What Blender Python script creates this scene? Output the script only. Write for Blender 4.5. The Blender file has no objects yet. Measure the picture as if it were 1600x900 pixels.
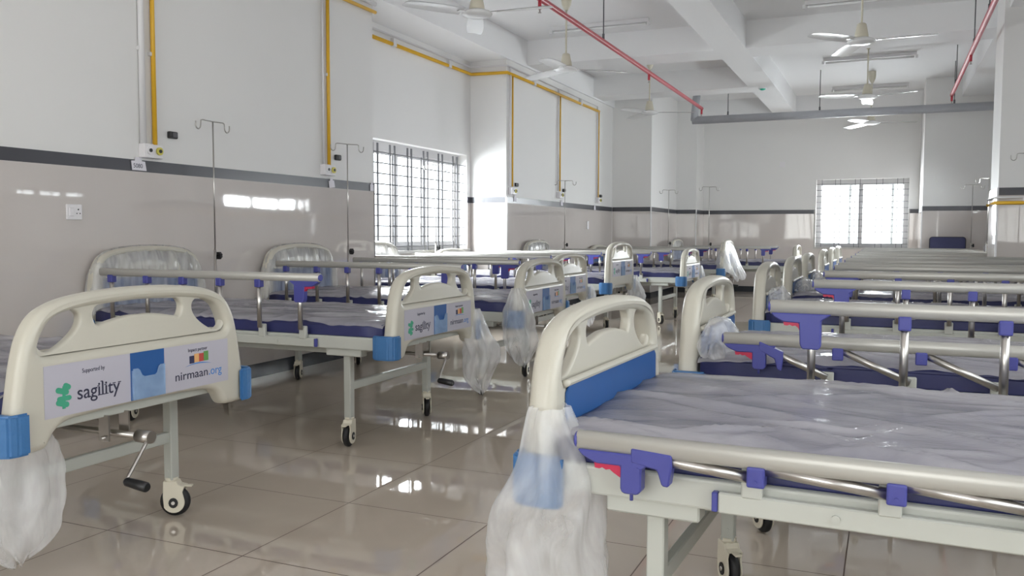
import bpy, bmesh, math, random
from mathutils import Vector, Matrix, noise
C = bpy.context.scene.collection
SC = bpy.context.scene
PI = math.pi
random.seed(7)

# ------------------------------------------------------------------ camera, light, exposure
def setup_camera():
    f, yaw, pitch, roll = 1349.557, -0.409468525, -0.062870991, 0.00318542536
    cy, sy, cp, sp, cr, sr = math.cos(yaw), math.sin(yaw), math.cos(pitch), math.sin(pitch), math.cos(roll), math.sin(roll)
    fw = Vector((sy*cp, cy*cp, sp)); rt = Vector((cy, -sy, 0)); up = rt.cross(fw)
    r2 = cr*rt + sr*up; u2 = -sr*rt + cr*up
    cam = bpy.data.cameras.new('camera'); o = bpy.data.objects.new('camera', cam); C.objects.link(o)
    cam.sensor_width = 36; cam.lens = 36*f/1600; cam.clip_start = .05; cam.clip_end = 200
    m = Matrix((( r2.x, u2.x, -fw.x), (r2.y, u2.y, -fw.y), (r2.z, u2.z, -fw.z))).to_4x4()
    m.translation = Vector((0, 0, 1.04)); o.matrix_world = m
    SC.camera = o
setup_camera()
SC.view_settings.view_transform = 'Standard'; SC.view_settings.look = 'None'
SC.view_settings.gamma = 1; SC.view_settings.use_curve_mapping = False
SC.view_settings.exposure = 0.06
w = bpy.data.worlds.new('sky'); SC.world = w; w.use_nodes = True
w.node_tree.nodes['Background'].inputs[0].default_value = (.93, .96, 1, 1)
w.node_tree.nodes['Background'].inputs[1].default_value = 3.5

def area(name, loc, target, sx, sy, power, col=(1, 1, 1), spread=180):
    l = bpy.data.lights.new(name, 'AREA'); l.shape = 'RECTANGLE'; l.size = sx; l.size_y = sy
    l.energy = power; l.color = col; l.spread = math.radians(spread)
    o = bpy.data.objects.new(name, l); C.objects.link(o); o.location = loc
    d = Vector(target)-Vector(loc); o.rotation_euler = d.to_track_quat('-Z', 'Y').to_euler()
    return o
# daylight standing in the window openings (outside the glass); last two are added fill
area('daylight_left_window', (-5.35, 7.95, 1.95), (0, 7.95, -.6), 3.4, 1.5, 820, (.96, .98, 1))
area('daylight_far_window', (-.43, 16.75, 1.75), (-.43, 0, -4.0), 1.9, 1.5, 400, (.95, .97, 1))
area('daylight_right_vent', (1.78, 8.0, 1.52), (0, 8.0, 1.51), 1.2, .14, 6, (.95, .98, 1))
area('daylight_right_vent_far', (1.78, 12.0, 1.55), (0, 12.0, 1.54), 2.2, .3, 230, (.95, .98, 1))
area('added_fill_right', (1.78, 1.2, 1.6), (0, 1.2, 1.59), 5.4, 1.5, 54, (1, .97, .93))  # fill light added outside an invented, unseen window beside the camera
area('added_fill_rear', (-1.4, -3.4, 1.7), (-1.4, 0, 1.69), 4.6, 1.7, 138, (1, .94, .87))  # fill added behind the camera, outside a made-up rear window

# ------------------------------------------------------------------ materials
def mat(name, col, rough=.5, metal=0, spec=.5, noise_amt=0, noise_scale=8, bump=0, bump_scale=60, coat=0, stretch=None):
    m = bpy.data.materials.new(name); m.use_nodes = True
    nt = m.node_tree; b = nt.nodes['Principled BSDF']
    b.inputs['Base Color'].default_value = (*col, 1); b.inputs['Roughness'].default_value = rough
    b.inputs['Metallic'].default_value = metal; b.inputs['Specular IOR Level'].default_value = spec
    b.inputs['Coat Weight'].default_value = coat
    tc = nt.nodes.new('ShaderNodeTexCoord')
    src = tc.outputs['Object']
    if stretch:
        mp = nt.nodes.new('ShaderNodeMapping'); mp.inputs['Scale'].default_value = stretch
        nt.links.new(src, mp.inputs[0]); src = mp.outputs[0]
    if noise_amt:
        n = nt.nodes.new('ShaderNodeTexNoise'); n.inputs['Scale'].default_value = noise_scale; n.inputs['Detail'].default_value = 4
        nt.links.new(src, n.inputs['Vector'])
        mx = nt.nodes.new('ShaderNodeMix'); mx.data_type = 'RGBA'
        mx.inputs[6].default_value = (*[max(0, c*(1-noise_amt)) for c in col], 1)
        mx.inputs[7].default_value = (*[min(1, c*(1+noise_amt)) for c in col], 1)
        nt.links.new(n.outputs[0], mx.inputs[0]); nt.links.new(mx.outputs[2], b.inputs['Base Color'])
    if bump:
        n = nt.nodes.new('ShaderNodeTexNoise'); n.inputs['Scale'].default_value = bump_scale; n.inputs['Detail'].default_value = 3
        nt.links.new(src, n.inputs['Vector'])
        bp = nt.nodes.new('ShaderNodeBump'); bp.inputs['Strength'].default_value = bump; bp.inputs['Distance'].default_value = .01
        nt.links.new(n.outputs[0], bp.inputs['Height']); nt.links.new(bp.outputs[0], b.inputs['Normal'])
    return m

def tile_mat(name, col, joint, size, off, rough, horizontal=False, joint_w=.0025, vein=.05, jmix=1.0, spec=.5, coat=0):
    """Grid of square tiles laid by world position."""
    m = bpy.data.materials.new(name); m.use_nodes = True; nt = m.node_tree; b = nt.nodes['Principled BSDF']
    L = nt.links.new
    tc = nt.nodes.new('ShaderNodeTexCoord'); sp = nt.nodes.new('ShaderNodeSeparateXYZ'); L(tc.outputs['Object'], sp.inputs[0])
    def M(op, a, bb=None):
        n = nt.nodes.new('ShaderNodeMath'); n.operation = op
        for i, v in enumerate((a, bb)):
            if v is None: continue
            if isinstance(v, (int, float)): n.inputs[i].default_value = v
            else: L(v, n.inputs[i])
        return n.outputs[0]
    def line(sock, s, o):
        f = M('FRACT', M('DIVIDE', M('SUBTRACT', sock, o), s))
        d = M('MULTIPLY', M('MINIMUM', f, M('SUBTRACT', 1, f)), s)
        return M('LESS_THAN', d, joint_w)
    if horizontal:
        a = line(sp.outputs[0], size[0], off[0]); c = line(sp.outputs[1], size[1], off[1])
    else:
        xy = M('ADD', sp.outputs[0], sp.outputs[1])
        a = line(xy, size[0], off[0]); c = line(sp.outputs[2], size[1], off[1])
    jl = M('MAXIMUM', a, c)
    n = nt.nodes.new('ShaderNodeTexNoise'); n.inputs['Scale'].default_value = 1.6; n.inputs['Detail'].default_value = 6; n.inputs['Distortion'].default_value = 1.2
    L(tc.outputs['Object'], n.inputs['Vector'])
    mx = nt.nodes.new('ShaderNodeMix'); mx.data_type = 'RGBA'
    mx.inputs[6].default_value = (*[c_*(1-vein) for c_ in col], 1); mx.inputs[7].default_value = (*[min(1, c_*(1+vein)) for c_ in col], 1)
    L(n.outputs[0], mx.inputs[0])
    m2 = nt.nodes.new('ShaderNodeMix'); m2.data_type = 'RGBA'
    L(M('MULTIPLY', jl, jmix), m2.inputs[0]); L(mx.outputs[2], m2.inputs[6]); m2.inputs[7].default_value = (*joint, 1)
    L(m2.outputs[2], b.inputs['Base Color'])
    L(M('ADD', M('MULTIPLY', jl, .4), rough), b.inputs['Roughness'])
    b.inputs['Specular IOR Level'].default_value = spec
    b.inputs['Coat Weight'].default_value = coat; b.inputs['Coat Roughness'].default_value = .02
    # every polished tile lies a hair out of true
    n2 = nt.nodes.new('ShaderNodeTexNoise'); n2.inputs['Scale'].default_value = 1.1; n2.inputs['Detail'].default_value = 1
    L(tc.outputs['Object'], n2.inputs['Vector'])
    bp = nt.nodes.new('ShaderNodeBump'); bp.inputs['Strength'].default_value = .12; bp.inputs['Distance'].default_value = .02
    L(n2.outputs[0], bp.inputs['Height']); L(bp.outputs[0], b.inputs['Normal']); L(bp.outputs[0], b.inputs['Coat Normal'])
    return m

def film_mat(name, col, lo, hi, scale, stretch, rough=.22, bump=.5, fine=0):
    m = bpy.data.materials.new(name); m.use_nodes = True; nt = m.node_tree; L = nt.links.new
    b = nt.nodes['Principled BSDF']; out = nt.nodes['Material Output']
    b.inputs['Base Color'].default_value = (*col, 1); b.inputs['Roughness'].default_value = rough
    b.inputs['Specular IOR Level'].default_value = .7
    tc = nt.nodes.new('ShaderNodeTexCoord'); mp = nt.nodes.new('ShaderNodeMapping'); mp.inputs['Scale'].default_value = stretch
    L(tc.outputs['Object'], mp.inputs[0])
    n = nt.nodes.new('ShaderNodeTexNoise'); n.inputs['Scale'].default_value = scale; n.inputs['Detail'].default_value = 5; n.inputs['Distortion'].default_value = .8
    L(mp.outputs[0], n.inputs['Vector'])
    r = nt.nodes.new('ShaderNodeMapRange'); r.inputs[1].default_value = .3; r.inputs[2].default_value = .7; r.inputs[3].default_value = lo; r.inputs[4].default_value = hi
    L(n.outputs[0], r.inputs[0])
    t = nt.nodes.new('ShaderNodeBsdfTransparent'); mx = nt.nodes.new('ShaderNodeMixShader')
    L(r.outputs[0], mx.inputs[0]); L(t.outputs[0], mx.inputs[1])
    tl = nt.nodes.new('ShaderNodeBsdfTranslucent'); tl.inputs[0].default_value = (*col, 1)
    m3 = nt.nodes.new('ShaderNodeMixShader'); m3.inputs[0].default_value = .3
    L(b.outputs[0], m3.inputs[1]); L(tl.outputs[0], m3.inputs[2]); L(m3.outputs[0], mx.inputs[2])
    L(mx.outputs[0], out.inputs[0])
    bp = nt.nodes.new('ShaderNodeBump'); bp.inputs['Strength'].default_value = bump; bp.inputs['Distance'].default_value = .01
    L(n.outputs[0], bp.inputs['Height'])
    if fine:
        n2 = nt.nodes.new('ShaderNodeTexNoise'); n2.inputs['Scale'].default_value = fine; n2.inputs['Detail'].default_value = 2; n2.inputs['Distortion'].default_value = 1.5
        L(mp.outputs[0], n2.inputs['Vector']); b2 = nt.nodes.new('ShaderNodeBump'); b2.inputs['Strength'].default_value = .35; b2.inputs['Distance'].default_value = .004
        L(n2.outputs[0], b2.inputs['Height']); L(bp.outputs[0], b2.inputs['Normal']); L(b2.outputs[0], b.inputs['Normal'])
    else: L(bp.outputs[0], b.inputs['Normal'])
    return m

def glass_mat():
    m = bpy.data.materials.new('window_glass'); m.use_nodes = True; nt = m.node_tree; L = nt.links.new
    out = nt.nodes['Material Output']; nt.nodes.remove(nt.nodes['Principled BSDF'])
    t = nt.nodes.new('ShaderNodeBsdfTransparent'); t.inputs[0].default_value = (.95, .97, .97, 1)
    g = nt.nodes.new('ShaderNodeBsdfGlossy'); g.inputs['Roughness'].default_value = .02
    f = nt.nodes.new('ShaderNodeLayerWeight'); f.inputs[0].default_value = .5
    p = nt.nodes.new('ShaderNodeMath'); p.operation = 'POWER'; p.inputs[1].default_value = 5; L(f.outputs['Facing'], p.inputs[0])
    q = nt.nodes.new('ShaderNodeMath'); q.operation = 'MULTIPLY_ADD'; q.inputs[1].default_value = .5; q.inputs[2].default_value = .03; L(p.outputs[0], q.inputs[0])
    mx = nt.nodes.new('ShaderNodeMixShader'); L(q.outputs[0], mx.inputs[0]); L(t.outputs[0], mx.inputs[1]); L(g.outputs[0], mx.inputs[2]); L(mx.outputs[0], out.inputs[0])
    return m

M_ = dict(
    paint=mat('wall_paint', (.79, .783, .772), .6, noise_amt=.02, noise_scale=1.5),
    ceil=mat('ceiling_paint', (.86, .86, .865), .7, noise_amt=.02, noise_scale=1.2),
    floor=tile_mat('floor_tiles', (.56, .485, .41), (.10, .06, .04), (.595, .602), (-1.88, 2.757), .03, True, .0022, .09, spec=.6),
    tile=tile_mat('wall_tiles', (.60, .555, .53), (.50, .47, .45), (.6, .6), (.05, .20), .03, False, .0012, .05, .7, spec=.75),
    band=mat('band_tile', (.070, .070, .083), .28, noise_amt=.25, noise_scale=3),
    skirt=mat('skirting_tile', (.03, .035, .045), .15, noise_amt=.3, noise_scale=3),
    edge=mat('white_edge_strip', (.85, .85, .86), .3),
    cream=mat('cream_plastic', (.53, .505, .435), .33, noise_amt=.015, noise_scale=5, bump=.05, bump_scale=300),
    blue=mat('bumper_blue', (.045, .155, .36), .4, noise_amt=.08, noise_scale=14, bump=.25, bump_scale=40),
    bluepanel=mat('panel_blue', (.022, .095, .29), .35, noise_amt=.1, noise_scale=6),
    violet=mat('joint_blue', (.060, .065, .29), .38, noise_amt=.05, noise_scale=20),
    red=mat('trigger_red', (.50, .02, .07), .4, noise_amt=.05, noise_scale=20),
    frame=mat('frame_enamel', (.50, .51, .47), .38, noise_amt=.03, noise_scale=10),
    rail=mat('rail_aluminium', (.45, .44, .41), .35, metal=.3, noise_amt=.03, noise_scale=6, stretch=(1, 12, 12)),
    steel=mat('steel', (.50, .48, .46), .28, metal=1, noise_amt=.15, noise_scale=14),
    navy=mat('mattress_navy', (.028, .032, .12), .38, noise_amt=.2, noise_scale=6, bump=.2, bump_scale=25),
    rubber=mat('rubber', (.012, .012, .014), .5, noise_amt=.1),
    black=mat('black_plastic', (.012, .012, .014), .35, noise_amt=.1),
    caster=mat('caster_cream', (.74, .69, .57), .35, noise_amt=.03, noise_scale=12),
    sticker=mat('sticker_white', (.47, .455, .52), .3, noise_amt=.02, noise_scale=5),
    ink=mat('ink', (.02, .02, .05), .5), inkblue=mat('ink_blue', (.06, .22, .55), .5), inkgreen=mat('ink_green', (.05, .33, .20), .5),
    sq1=mat('print_navy', (.03, .03, .08), .5), sq2=mat('print_orange', (.70, .38, .15), .5), sq3=mat('print_red', (.45, .06, .05), .5), sq4=mat('print_green', (.12, .30, .08), .5),
    yellow=mat('yellow_pipe', (.80, .46, .03), .4, noise_amt=.05, noise_scale=5),
    pvc=mat('white_pvc', (.74, .73, .74), .35, noise_amt=.03, noise_scale=5),
    red_pipe=mat('red_pipe', (.52, .045, .07), .35, noise_amt=.06, noise_scale=6),
    grey_pipe=mat('grey_pipe', (.42, .43, .46), .45, noise_amt=.15, noise_scale=4),
    fan=mat('fan_white', (.80, .80, .80), .25, noise_amt=.02), fanbody=mat('fan_ivory', (.68, .64, .52), .35, noise_amt=.03),
    upvc=mat('window_frame_white', (.52, .51, .51), .5, noise_amt=.03),
    grille=mat('grille_grey', (.10, .10, .11), .5, noise_amt=.1),
    outletw=mat('outlet_white', (.80, .78, .80), .35, noise_amt=.02), outlety=mat('outlet_yellow', (.65, .58, .10), .4, noise_amt=.02),
    paper=mat('paper', (.76, .74, .80), .6, noise_amt=.03), greenlamp=mat('green_cover', (.05, .55, .38), .3, noise_amt=.05),
    stone=mat('sill_stone', (.45, .44, .42), .3, noise_amt=.2, noise_scale=15),
    glass=glass_mat(),
    filmtop=film_mat('mattress_film', (.60, .58, .62), .50, .84, 2.6, (1, 2.4, 1), .08, .12, 28),
    film=film_mat('clear_bag_film', (.90, .90, .91), .24, .54, 4, (2, 2, .6), .24, .2),
    wrapfilm=film_mat('board_wrap_film', (.88, .88, .89), .26, .66, 6, (2.2, 2.2, .5), .2, .3),
    pocket=film_mat('pocket_plastic', (.45, .62, .85), .45, .6, 10, (1, 1, 1), .15, .1),
)

# ------------------------------------------------------------------ helpers
def mk(name, bm, m, parent=None, smooth=False):
    me = bpy.data.meshes.new(name); bm.to_mesh(me); bm.free()
    return link(name, me, m, parent, smooth)
def link(name, me, m, parent=None, smooth=False):
    if m and not me.materials: me.materials.append(m)
    if smooth:
        for p in me.polygons: p.use_smooth = True
    o = bpy.data.objects.new(name, me); C.objects.link(o)
    if parent: o.parent = parent
    return o
def tag(o, label, cat, group=None):
    o['label'] = label; o['category'] = cat
    if group: o['group'] = group
    return o
def struct(o): o['kind'] = 'structure'; return o
def empty(name, loc, rz=0):
    o = bpy.data.objects.new(name, None); C.objects.link(o); o.location = loc; o.rotation_euler = (0, 0, rz); o.empty_display_size = .2
    return o
def box(bm, x0, x1, y0, y1, z0, z1, bev=0, seg=2):
    t = bmesh.new() if bev else bm
    vs = [t.verts.new((x, y, z)) for x in (x0, x1) for y in (y0, y1) for z in (z0, z1)]
    for f in ((0, 1, 3, 2), (4, 6, 7, 5), (0, 4, 5, 1), (2, 3, 7, 6), (0, 2, 6, 4), (1, 5, 7, 3)): t.faces.new([vs[i] for i in f])
    if bev:
        bmesh.ops.bevel(t, geom=t.edges[:], offset=bev, segments=seg, affect='EDGES', profile=.5)
        merge(bm, t)
    return bm
def merge(bm, t, M=None):
    t.verts.index_update(); vm = [bm.verts.new(M @ v.co if M else v.co) for v in t.verts]
    for f in t.faces:
        try: n = bm.faces.new([vm[v.index] for v in f.verts]); n.smooth = f.smooth
        except ValueError: pass
    t.free()
def ring_frame(d):
    d = d.normalized(); a = Vector((0, 0, 1)) if abs(d.z) < .9 else Vector((1, 0, 0))
    u = d.cross(a).normalized(); return u, d.cross(u).normalized()
def tube(bm, pts, r, n=10, caps=True):
    pts = [Vector(p) for p in pts]; rings = []
    for i, p in enumerate(pts):
        if i == 0: d = pts[1]-p
        elif i == len(pts)-1: d = p-pts[-2]
        else: d = (pts[i+1]-p).normalized()+(p-pts[i-1]).normalized()
        if i == 0: u, v = ring_frame(d)
        else:
            dn = d.normalized(); u = (u-dn*u.dot(dn)).normalized(); v = dn.cross(u)
        rr = r[i] if isinstance(r, (list, tuple)) else r
        rings.append([bm.verts.new(p+rr*(math.cos(2*PI*k/n)*u+math.sin(2*PI*k/n)*v)) for k in range(n)])
    for a, b in zip(rings, rings[1:]):
        for k in range(n):
            f = bm.faces.new((a[k], a[(k+1) % n], b[(k+1) % n], b[k])); f.smooth = True
    if caps: bm.faces.new(rings[0][::-1]); bm.faces.new(rings[-1])
    return bm
def cyl(bm, c, axis, r, h, n=20):
    c = Vector(c); a = Vector(axis).normalized(); return tube(bm, [c-a*h/2, c+a*h/2], r, n)
def lathe(bm, prof, c=(0, 0, 0), n=24):
    c = Vector(c); rings = []
    for r, z in prof: rings.append([bm.verts.new(c+Vector((max(r, 1e-4)*math.cos(2*PI*k/n), max(r, 1e-4)*math.sin(2*PI*k/n), z))) for k in range(n)])
    for a, b in zip(rings, rings[1:]):
        for k in range(n):
            f = bm.faces.new((a[k], a[(k+1) % n], b[(k+1) % n], b[k])); f.smooth = True
    return bm
def prism(bm, poly, lo, hi, axes='xz'):
    """extrude a polygon; poly in the named plane, lo..hi along the third axis"""
    def P(a, b, c): return {'xz': (a, c, b), 'xy': (a, b, c), 'yz': (c, a, b)}[axes]
    A = [bm.verts.new(P(a, b, lo)) for a, b in poly]; B = [bm.verts.new(P(a, b, hi)) for a, b in poly]
    n = len(poly)
    bm.faces.new(A); bm.faces.new(B[::-1])
    for i in range(n): bm.faces.new((A[i], B[i], B[(i+1) % n], A[(i+1) % n]))
    bmesh.ops.recalc_face_normals(bm, faces=bm.faces[:])
    return bm
def smoothpoly(P, sub=5):
    out = []; n = len(P)
    for i in range(n):
        a, b, c, d = [Vector(P[(i+k-1) % n]) for k in range(4)]
        for s in range(sub):
            t = s/sub
            out.append(tuple(.5*((2*b)+(-a+c)*t+(2*a-5*b+4*c-d)*t*t+(-a+3*b-3*c+d)*t**3)))
    return out
def plate(outer, holes, half, bevel, res=3):
    """flat plate with holes, rounded edges, in the YZ plane (x is its thickness)"""
    cu = bpy.data.curves.new('tmp', 'CURVE'); cu.dimensions = '2D'; cu.fill_mode = 'BOTH'
    def area2(p): return sum(p[i][0]*p[(i+1) % len(p)][1]-p[(i+1) % len(p)][0]*p[i][1] for i in range(len(p)))
    for k, P in enumerate([outer]+holes):
        P = list(P)
        if (area2(P) > 0) != (k == 0): P = P[::-1]
        s = cu.splines.new('POLY'); s.points.add(len(P)-1)
        for q, p in zip(s.points, P): q.co = (p[0], p[1], 0, 1)
        s.use_cyclic_u = True
    cu.extrude = half-bevel; cu.bevel_depth = bevel; cu.bevel_resolution = res; cu.offset = -bevel
    o = bpy.data.objects.new('tmp', cu); C.objects.link(o)
    dg = bpy.context.evaluated_depsgraph_get(); me = bpy.data.meshes.new_from_object(o.evaluated_get(dg))
    bpy.data.objects.remove(o); bpy.data.curves.remove(cu)
    bm = bmesh.new(); bm.from_mesh(me); bpy.data.meshes.remove(me)
    for v in bm.verts: a, b, c = v.co; v.co = (c, a, b)
    bmesh.ops.remove_doubles(bm, verts=bm.verts[:], dist=1e-5)
    return bm
def text_bm(bm, s, y, z, size, x=0, align='LEFT', shear=0, sx=1, off=0):
    """text reading left to right for a viewer who looks along -x, laid in the YZ plane"""
    cu = bpy.data.curves.new('tmp', 'FONT'); cu.body = s; cu.size = size; cu.align_x = align; cu.extrude = .0004; cu.shear = shear; cu.offset = off
    o = bpy.data.objects.new('tmp', cu); C.objects.link(o)
    dg = bpy.context.evaluated_depsgraph_get(); me = bpy.data.meshes.new_from_object(o.evaluated_get(dg))
    bpy.data.objects.remove(o)
    t = bmesh.new(); t.from_mesh(me)
    for v in t.verts: a, b, c = v.co; v.co = (x+c, y+a*sx, z+b)
    merge(bm, t); return bm

CACHE = {}
def part(name, key, fn, m, parent, smooth=False):
    """one object per call, shared mesh per key"""
    if key not in CACHE:
        bm = fn(); me = bpy.data.meshes.new(name); bm.to_mesh(me); bm.free()
        if smooth:
            for p in me.polygons: p.use_smooth = True
        CACHE[key] = me
    return link(name, CACHE[key], m, parent)

# ------------------------------------------------------------------ room shell
SLAB, BEAM = 3.40, 3.10
XL, XREC, XR = -4.15, -4.62, 1.45
def shell():
    H_ = SLAB+.05; T = .22
    bm = bmesh.new()
    box(bm, -5.4, 1.9, -3.6, 17, -.12, 0); struct(mk('floor', bm, M_['floor']))
    bm = bmesh.new()
    box(bm, -5.4, 1.9, -3.6, 17, SLAB, SLAB+.2)
    struct(mk('ceiling', bm, M_['ceil']))
    # beams under the slab
    bm = bmesh.new(); box(bm, -1.85, -1.50, -3.2, 16.1, BEAM, SLAB+.01); struct(mk('trim_1', bm, M_['ceil']))
    bm = bmesh.new(); box(bm, -4.9, -4.12, -3.2, 13.65, BEAM-.02, SLAB+.01); struct(mk('trim_2', bm, M_['ceil']))
    bm = bmesh.new(); box(bm, .96, 1.6, -3.2, 16.1, BEAM, SLAB+.01); struct(mk('trim_3', bm, M_['ceil']))
    k = 4
    for y0, y1 in ((9.95, 10.48), (12.55, 13.05), (5.1, 5.6), (15.6, 16.1)):
        bm = bmesh.new()
        box(bm, -4.12, -1.85, y0, y1, BEAM+.003, SLAB+.01); struct(mk('trim_%d' % k, bm, M_['ceil'])); k += 1
        if y0 < 12 or y0 > 15:
            bm = bmesh.new(); box(bm, -1.50, .96, y0, y1, BEAM+.003, SLAB+.01); struct(mk('trim_%d' % k, bm, M_['ceil'])); k += 1
    # walls: boxes behind the inner face
    def wall(name, boxes):
        bm = bmesh.new()
        for b in boxes: box(bm, *b)
        struct(mk(name, bm, M_['paint']))
    WY0, WY1, WZ0, WZ1 = 6.62, 9.28, .86, 1.97
    wall('wall_left', [(XL-.7, XL, -3.2, 6.5, 0, H_), (XREC-T, XREC, 6.5, 9.38, 0, WZ0), (XREC-T, XREC, 6.5, 9.38, WZ1, H_),
                       (XREC-T, XREC, 6.5, WY0, WZ0, WZ1), (XREC-T, XREC, WY1, 9.38, WZ0, WZ1), (XL-.7, XL, 9.38, 13.9, 0, H_)])
    wall('wall_far', [(XL-.2, -3.5, 13.65, 16.4, 0, H_), (-3.5, -3.14, 15.45, 16.4, 0, H_),
                      (-3.14, -1.17, 16.1, 16.1+T, 0, H_), (.31, .47, 16.1, 16.1+T, 0, H_), (-1.17, .31, 16.1, 16.1+T, 0, .82), (-1.17, .31, 16.1, 16.1+T, 2.0, H_),
                      (.47, 1.7, 14.6, 16.4, 0, H_)])
    R = []
    segs = [(-3.2, -1.5, 0), (-1.5, 3.9, 1), (3.9, 7.3, 0), (7.3, 8.4, 2), (8.4, 10.9, 0), (10.9, 13.1, 2), (13.1, 14.7, 0)]
    for y0, y1, t in segs:
        if t == 0: R.append((XR, XR+T, y0, y1, 0, H_))
        elif t == 1: R += [(XR, XR+T, y0, y1, 0, .85), (XR, XR+T, y0, y1, 2.35, H_)]
        else:
            lo, hi = (1.47, 1.57) if y0 < 9 else (1.44, 1.66)
            R += [(XR, XR+T, y0, y1, 0, lo), (XR, XR+T, y0, y1, hi, H_)]
    wall('wall_right', R)
    wall('wall_pillar', [(.92, XR, 9.1, 9.75, 0, H_)])
    wall('wall_rear', [(-5.0, -3.7, -3.3, -3.0, 0, H_), (.9, 1.7, -3.3, -3.0, 0, H_), (-3.7, .9, -3.3, -3.0, 0, .85), (-3.7, .9, -3.3, -3.0, 2.55, H_)])
    # wainscot, dark band and skirting as thin strips along every visible inner face
    e = .008
    faces = [  # (axis, fixed, a0, a1, normal sign)
        ('left', 'x', XL, -3.0, 6.5+e, 1), ('left', 'y', 6.5, XREC, XL, 1), ('left', 'x', XREC, 6.5, 9.38, 1), ('left', 'y', 9.38, XREC, XL+e, -1), ('left', 'x', XL, 9.38, 13.65, 1),
        ('far', 'y', 13.65, XL, -3.5+e, -1), ('far', 'x', -3.5, 13.65, 15.45, 1), ('far', 'y', 15.45, -3.5, -3.14+e, -1), ('far', 'x', -3.14, 15.45, 16.1, 1),
        ('far', 'y', 16.1, -3.14, -1.17, -1), ('far', 'y', 16.1, .31, .47, -1), ('far', 'y!', 16.1, -1.17, .31, -1), ('far', 'x', .47, 14.6-e, 16.1, -1), ('far', 'y', 14.6, .47, XR, -1),
        ('right', 'x', XR, 9.75, 10.9, -1), ('right', 'x', XR, 13.1, 14.6, -1), ('pillar', 'x', .92, 9.1-e, 9.75+e, -1), ('pillar', 'y', 9.1, .92, XR, -1), ('pillar', 'y', 9.75, .92, XR, 1),
        ('right', 'x', XR, 3.9, 7.3, -1)]
    T_, B_, S_ = {}, {}, {}
    for side, ax, c, a0, a1, s in faces:
        d = (c, c+s*e) if s > 0 else (c-e, c)
        d2 = (c, c+s*.012) if s > 0 else (c-.012, c)
        def add(D, z0, z1, dd):
            b = D.setdefault(side, bmesh.new())
            if ax[0] == 'x': box(b, dd[0], dd[1], a0, a1, z0, z1)
            else: box(b, a0, a1, dd[0], dd[1], z0, z1)
        if c == XREC:
            add(T_, .10, WZ0, d)
            for (p0, p1) in ((6.5, WY0), (WY1, 9.38)):
                b = T_[side]; box(b, d[0], d[1], p0, p1, WZ0, 1.405); b = B_.setdefault(side, bmesh.new()); box(b, d[0], d[1], p0, p1, 1.405, 1.475)
        elif ax == 'y!': add(T_, .10, .82, d)
        else:
            add(T_, .10, 1.405, d); add(B_, 1.405, 1.475, d)
        add(S_, 0, .10, d2)
    n = 20
    for D, m in ((T_, 'tile'), (B_, 'band')):
        for side, b in D.items(): struct(mk('trim_%d' % n, b, M_[m])); n += 1
    for side, b in S_.items(): struct(mk('baseboard_%s' % side, b, M_['skirt']))
    # white arris strips on the tiled outer corners
    bm = bmesh.new()
    for (x, y) in ((XL+.004, 9.376), (-3.496, 13.646), (-3.136, 15.446), (.466, 14.596), (.916, 9.096), (XL+.002, 13.64), (XL, 6.504)):
        box(bm, x-.008, x+.008, y-.008, y+.008, .1, 1.476)
    struct(mk('trim_40', bm, M_['edge']))
shell()

# ------------------------------------------------------------------ windows
def window_left():
    root = struct(empty('window_1', (XREC, 0, 0)))
    y0, y1, z0, z1 = 6.62, 9.28, .86, 1.97
    bm = bmesh.new(); xf = -.12
    box(bm, xf-.05, xf+.01, y0, y1, z0, z0+.05); box(bm, xf-.05, xf+.01, y0, y1, z1-.09, z1)
    box(bm, xf-.05, xf+.01, y0, y0+.05, z0+.05, z1-.09); box(bm, xf-.05, xf+.01, y1-.05, y1, z0+.05, z1-.09)
    for y in (7.25, 7.85, 8.45): box(bm, xf-.045, xf+.005, y-.035, y+.035, z0+.05, z1-.09)
    for (a, b) in ((6.67, 7.22), (7.28, 7.82), (7.88, 8.42), (8.48, 9.23)):
        for q in ((a, a+.03, z0+.09, z1-.13), (b-.03, b, z0+.09, z1-.13)): box(bm, xf-.035, xf-.01, *q)
        box(bm, xf-.035, xf-.01, a, b, z0+.05, z0+.09); box(bm, xf-.035, xf-.01, a, b, z1-.13, z1-.09)
    mk('window_frame', bm, M_['upvc'], root)
    bm = bmesh.new()
    for (a, b) in ((6.7, 7.2), (7.3, 7.8), (7.9, 8.4), (8.5, 9.2)): box(bm, xf-.024, xf-.019, a, b, z0+.08, z1-.12)
    mk('pane', bm, M_['glass'], root)
    bm = bmesh.new(); xg = -.015
    for y in (6.75, 6.98, 7.06, 7.25, 7.34, 7.57, 7.66, 7.92, 8.00, 8.26, 8.35, 8.60, 8.69, 8.95, 9.05):
        box(bm, xg-.004, xg+.004, y-.013, y+.013, z0-.0, z1-.04)
    for k in range(10): tube(bm, [(xg, y0-.0, z0+.045+.104*k), (xg, y1, z0+.045+.104*k)], .006, 6)
    mk('grille', bm, M_['grille'], root)
    bm = bmesh.new(); box(bm, -.2, .03, y0-.05, y1+.05, z0-.03, z0, .004); mk('window_sill', bm, M_['stone'], root)
window_left()
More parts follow.
